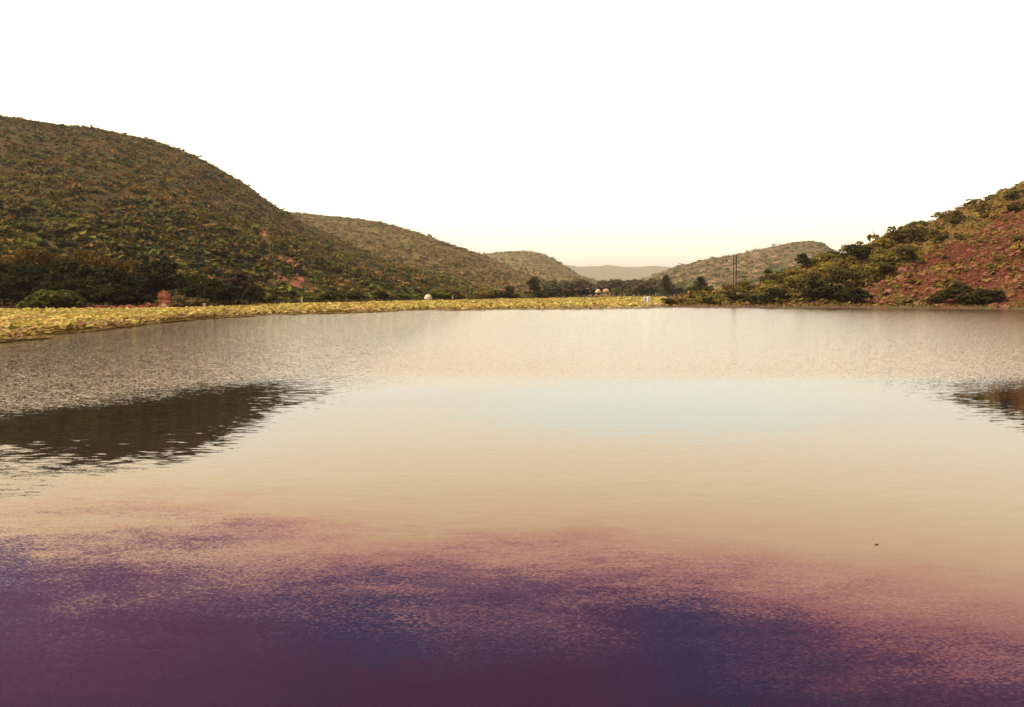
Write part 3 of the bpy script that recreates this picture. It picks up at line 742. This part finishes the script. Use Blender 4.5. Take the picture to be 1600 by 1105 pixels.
# low red wall along the shore
bm = bmesh.new(); tops = [.38 + .34 * random.random() for _ in range(26)]; ragged(bm, -4.2, 4.2, -.2, .2, -.3, tops)
tag(obj('low_wall', bm_mesh(bm, 'low_wall'), M_stone, None, at(178, 109, .3)), 'long crumbling red brick wall on the left shore, left of the ruin', 'wall')
bm = bmesh.new(); tops = [.22 + .1 * random.random() for _ in range(16)]; ragged(bm, -2, 2, -.2, .2, -.3, tops)
tag(obj('low_wall', bm_mesh(bm, 'low_wall'), M_stone, None, at(388, 136, .35)), 'short dark red wall at the edge of the lotus bed below the wood', 'wall')
o = obj('boulder', RK[2].copy(), None, None, at(102, 103.5, .25), 0, (.5, .45, .5)); o.data.materials.clear(); o.data.materials.append(M_white)
tag(o, 'small pale stone at the water edge in front of the large green bush', 'stone')

def post(px, Y, h, w_, label, m=M_white, cap=True):
    bm = bmesh.new(); add_box(bm, (0, 0, h / 2 - .1), (w_, w_, h + .2), 0, .02)
    if cap: add_box(bm, (0, 0, h + .05), (w_ * 1.5, w_ * 1.5, .1), 0, .02)
    tag(obj('marker_post', bm_mesh(bm, 'marker_post'), m, None, at(px, Y, ground_z(px, Y))), label, 'post')
post(707, 228, 1.5, .34, 'thin white post on the far shore right of the round white dome')
post(471.5, 157, 1.2, .18, 'thin white post below the two red earth scars')
post(540, 178, 1.0, .18, 'faint grey post on the far shore between the red scars and the white dome', M_conc)
post(319, 111, .7, .22, 'short pale stub beside the rounded brownish bush')
post(137, 108.5, .9, .14, 'slender grey stake standing beside the large green bush', M_conc, False)

# white dome with the shade on its lower right set as a dark panel
Yd = 214; e = thing('domed_shrine', 'round whitewashed dome standing on the far shore above the lotus bed', 'shrine', at(669, Yd, .25))
R0 = .92
bm = bmesh.new(); add_lathe(bm, [(.62, -.2), (.80, .15), (.92, .55), (.95, .95), (.86, 1.3), (.66, 1.6), (.36, 1.78), (.08, 1.84)], 24)
obj('dome', bm_mesh(bm, 'dome', True), M_white, e)
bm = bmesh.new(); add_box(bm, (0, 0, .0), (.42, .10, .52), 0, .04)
o = obj('dark_panel', bm_mesh(bm, 'dark_panel'), M_black, e, (.52, -.68, .62), .65)

# low cream building
Yb = 322; e = thing('cream_building', 'low cream flat-roofed building under the large round dark tree', 'building', at(837, Yb, .4), -.15)
bm = bmesh.new()
add_box(bm, (.7, 0, .85), (2.6, 3, 2.0)); ragged(bm, -2.0, -.61, -1.2, 1.2, -.1, [1.75, 1.7, 1.3, 1.5, 1.84])
obj('wall', bm_mesh(bm, 'wall'), M_cream, e)
bm = bmesh.new(); add_box(bm, (.7, 0, 1.92), (2.8, 3.2, .12)); obj('roof', bm_mesh(bm, 'roof'), M_cream, e)
bm = bmesh.new(); add_box(bm, (-1.3, -1.22, .35), (.7, .06, .9)); obj('doorway', bm_mesh(bm, 'doorway'), M_black, e)

def chhatri(px, Y, topy, W, label, m_dome, m_base, z=.3):
    H = ray(px, topy, Y).z - z
    e = thing('domed_pavilion', label, 'pavilion', at(px, Y, z))
    hb = H * .28; hp = H * .30; bm = bmesh.new(); add_box(bm, (0, 0, hb / 2 - .2), (W, W, hb + .4), 0, .03); obj('plinth', bm_mesh(bm, 'plinth'), m_base, e)
    for sx in (-1, 1):
        for sy in (-1, 1):
            bm = bmesh.new(); add_lathe(bm, [(W * .09, 0), (W * .06, hp * .2), (W * .06, hp * .85), (W * .09, hp)], 8)
            obj('pillar', bm_mesh(bm, 'pillar'), m_base, e, (sx * W * .36, sy * W * .36, hb))
    bm = bmesh.new(); add_box(bm, (0, 0, hb + hp + .07), (W * 1.18, W * 1.18, .14), 0, .02); obj('eave', bm_mesh(bm, 'eave'), m_dome, e)
    hd = H - hb - hp - .14; r_ = W * .46
    bm = bmesh.new(); add_lathe(bm, [(r_, 0), (r_ * 1.03, hd * .25), (r_ * .9, hd * .5), (r_ * .6, hd * .75), (r_ * .2, hd * .88), (.05, hd * .92), (.04, hd)], 16)
    obj('dome', bm_mesh(bm, 'dome', True), m_dome, e, (0, 0, hb + hp + .14))
chhatri(934.5, 390, 451.5, 2.5, 'smaller pavilion with cream dome, left of the two at the head of the lake', M_cream, M_pink)
chhatri(947, 390, 450.5, 3.2, 'wider pavilion with pinkish dome, right of the two at the head of the lake', M_pink, M_pink)
# pale arched roof among the trees
e = thing('arched_building', 'pale building with rounded arched top showing between the far trees, up left of the pavilions', 'building', at(917, 440, .3))
bm = bmesh.new(); prof = [(1.7 * math.cos(a), 3.0 + 1.6 * math.sin(a)) for a in np.linspace(0, math.pi, 13)]
prof = [(1.7, -.3)] + prof + [(-1.7, -.3)]
fr = [bm.verts.new((x, -2, z)) for x, z in prof]; bk = [bm.verts.new((x, 2, z)) for x, z in prof]
bm.faces.new(fr); bm.faces.new(bk[::-1])
for i in range(len(prof)): j = (i + 1) % len(prof); bm.faces.new((fr[i], bk[i], bk[j], fr[j]))
obj('vault', bm_mesh(bm, 'vault'), M_cream, e)
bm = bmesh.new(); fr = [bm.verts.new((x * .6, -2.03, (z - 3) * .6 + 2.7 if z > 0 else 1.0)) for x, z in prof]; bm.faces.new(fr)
obj('dark_panel', bm_mesh(bm, 'dark_panel'), M_black, e)

# two poles
for px, topy, Y, r_, lab in [(1145.6, 398.5, 168, .075, 'left and slimmer of two tall dark poles in front of the pale hill'), (1149.8, 397.5, 167, .10, 'right and thicker of two tall dark poles in front of the pale hill')]:
    z = ground_z(px, Y); H = ray(px, topy, Y).z - z
    e = thing('utility_pole', lab, 'utility pole', at(px, Y, z), 0, 'pair of tall poles')
    bm = bmesh.new(); add_lathe(bm, [(r_ * 1.15, -.5), (r_ * 1.05, H * .4), (r_, H * .8), (r_ * .9, H)], 10); obj('shaft', bm_mesh(bm, 'shaft', False), M_pole, e)
    bm = bmesh.new(); add_box(bm, (0, -.02, H - .1), (.62, .09, .09)); arm = obj('crossarm', bm_mesh(bm, 'crossarm'), M_conc, e)
    for sx in (-.24, .24):
        bm = bmesh.new(); add_lathe(bm, [(.04, 0), (.07, .05), (.045, .10), (.06, .15), (.02, .2)], 8); obj('insulator', bm_mesh(bm, 'insulator'), M_white, arm, (sx, -.02, H - .055))

# jetty and the two people
bm = bmesh.new(); add_box(bm, (0, 0, .14), (5.4, 1.5, .5), 0, .04); add_box(bm, (-.6, -1.0, -.02), (3, .5, .3), 0, .03)
tag(obj('jetty', bm_mesh(bm, 'jetty'), M_conc, None, at(1021, 162, -.02)), 'low grey stone jetty jutting from the right bank into the lotus bed', 'jetty')
def person(px, Y, z, h, label, turn, arm):
    k = h / 1.72
    e = thing('person', label, 'person', at(px, Y, z), turn, 'two people in white on the jetty', (k, k, k))
    J = {}; me = bpy.data.meshes.new('body'); bm = bmesh.new(); lay = bm.verts.layers.skin.verify()
    def vv(co, r, par=None, rt=False):
        v = bm.verts.new(co); v[lay].radius = (r, r * .85) if not isinstance(r, tuple) else r; v[lay].use_root = rt
        if par is not None: bm.edges.new((par, v))
        return v
    pel = vv((0, 0, .96), (.145, .11), None, True); ch = vv((0, 0, 1.18), (.14, .10), pel); sh = vv((0, .01, 1.38), (.15, .09), ch); nk = vv((0, 0, 1.49), .05, sh); hd = vv((0, -.015, 1.57), (.078, .09), nk); tp = vv((0, -.01, 1.66), (.07, .08), hd)
    for s in (-1, 1):
        hp = vv((s * .09, 0, .88), .085, pel); kn = vv((s * .10, -.02, .50), .06, hp); an = vv((s * .10, .01, .09), .042, kn); toe = vv((s * .115, -.13, .035), (.04, .028), an)
        so = vv((s * .19, .01, 1.37), .052, sh); el = vv((s * (.24 + arm * .04), .03, 1.10), .04, so); wr = vv((s * .25, -.05 - arm * .1, .86 + arm * .12), .028, el); ha = vv((s * .25, -.08 - arm * .12, .77 + arm * .13), (.03, .018), wr)
        for f in range(4): vv((s * (.262 - f * .012), -.095 - .012 * f - arm * .12, .71 + arm * .13 + .006 * f), .009, ha)
        vv((s * .225, -.105 - arm * .12, .765 + arm * .13), .010, ha)
    bm.to_mesh(me); bm.free()
    o = obj('body', me, M_skin, e); o.modifiers.new('skin', 'SKIN'); s_ = o.modifiers.new('sub', 'SUBSURF'); s_.levels = 1; s_.render_levels = 1
    bm = bmesh.new()   # long white tunic and loose trousers
    def ring(z, rx, ry, c=(0, 0)): return [bm.verts.new((c[0] + rx * math.cos(2 * math.pi * q / 16) * (1 + .05 * math.sin(q * 2.5)), c[1] + ry * math.sin(2 * math.pi * q / 16), z)) for q in range(16)]
    rs = [ring(*q) for q in [(.48, .26, .19), (.70, .235, .18), (.95, .20, .155), (1.18, .19, .145), (1.34, .215, .135), (1.42, .17, .11), (1.47, .075, .07)]]
    for a, b_ in zip(rs, rs[1:]):
        for q in range(16): bm.faces.new((a[q], a[(q + 1) % 16], b_[(q + 1) % 16], b_[q]))
    obj('tunic', bm_mesh(bm, 'tunic', True), M_cloth, e)
    for s in (-1, 1):
        bm = bmesh.new(); add_tube(bm, [(s * .10, 0, .07), (s * .10, -.01, .3), (s * .095, -.01, .62)], [.075, .095, .12], 12); obj('trouser_leg', bm_mesh(bm, 'trouser_leg', True), M_cloth, e)
        bm = bmesh.new(); add_tube(bm, [(s * .17, .01, 1.38), (s * (.24 + arm * .04), .03, 1.10), (s * .25, -.045 - arm * .09, .89 + arm * .12)], [.072, .062, .05], 10); obj('sleeve', bm_mesh(bm, 'sleeve', True), M_cloth, e)
    bm = bmesh.new(); bmesh.ops.create_uvsphere(bm, u_segments=14, v_segments=10, radius=1)
    for v in bm.verts: v.co = (v.co.x * .092, .022 + v.co.y * .105, 1.665 + v.co.z * .085)
    obj('hair', bm_mesh(bm, 'hair', True), M_hair, e)
    for nm, pts_ in (('nose', [(0, -.098, 1.60), (0, -.125, 1.575), (0, -.10, 1.565)]),):
        bm = bmesh.new(); add_tube(bm, pts_, [.008, .014, .012], 6); obj(nm, bm_mesh(bm, nm, True), M_skin, e)
    for s in (-1, 1):
        bm = bmesh.new(); bmesh.ops.create_uvsphere(bm, u_segments=8, v_segments=6, radius=.011)
        obj('eye', bm_mesh(bm, 'eye', True), M_hair, e, (s * .032, -.098, 1.612))
person(1007.8, 162.2, .37, 1.72, 'left one of two people in white clothes standing on the jetty', .4, .2)
person(1012.6, 161.9, .37, 1.66, 'right one of two people in white clothes standing on the jetty', -.5, .7)

# small white box with dark frame on right bank, brick red remains at the bank head
e = thing('meter_box', 'small white box in a dark frame on the right bank left of the poles', 'box', at(1084.5, 154, .55))
bm = bmesh.new(); add_box(bm, (0, 0, .3), (.62, .4, .9), 0, .02); obj('frame', bm_mesh(bm, 'frame'), M_pole, e)
bm = bmesh.new(); add_box(bm, (0, -.212, .38), (.42, .05, .5), 0, .01); obj('front_panel', bm_mesh(bm, 'front_panel'), M_white, e)
shrub(1044, 157, 2.6, 1.4, 'dark purple bush at the land end of the jetty', z=.2, material=M_dark)
M_redbush = leaf_mat('red_brown_foliage', [(.22, .10, .055), (.26, .12, .06)], .25)
for px, W, H in [(1053, 2.4, 1.6), (1062, 2.6, 1.5), (1071, 2.4, 1.3)]:
    shrub(px, 158, W, H, 'reddish brown bush on the tip of the right bank beside the jetty', 'reddish bushes on the tip of the right bank', material=M_redbush)
shrub(1095, 160, 3.6, 2.0, 'olive bush just right of the small white box', material=M_bushgreen)

# floating leaf on the open water
bm = bmesh.new(); vs = [bm.verts.new((.022 * math.cos(a) * (1 + .3 * math.cos(3 * a)), 0.016 * math.sin(a), .006 + .003 * math.cos(2 * a))) for a in np.linspace(0, 6.28, 12, endpoint=False)]
bm.faces.new(vs); bmesh.ops.solidify(bm, geom=bm.faces[:], thickness=.003)
tag(obj('floating_leaf', bm_mesh(bm, 'floating_leaf'), M_bark, None, at(1381, 3326 / (857 - 458), 0)), 'single dark dead leaf floating on the open water at lower right', 'leaf')

# ------------------------------------------------------------------ haze
bm = bmesh.new(); bmesh.ops.create_cube(bm, size=1)
for v in bm.verts: v.co = (v.co.x * 18000, v.co.y * 13500 + 6500, (v.co.z + .5) * 420 - 3.0)
mh = bpy.data.materials.new('haze_air'); mh.use_nodes = True; t = mh.node_tree; t.nodes.clear()
pv_ = N(t, 'ShaderNodeVolumePrincipled'); pv_.inputs['Color'].default_value = (.94, 1.0, .82, 1); pv_.inputs['Density'].default_value = .00012
pv_.inputs['Anisotropy'].default_value = .35
oo = N(t, 'ShaderNodeOutputMaterial'); t.links.new(pv_.outputs[0], oo.inputs['Volume'])
tag(obj('haze', bm_mesh(bm, 'haze'), mh), kind='stuff')
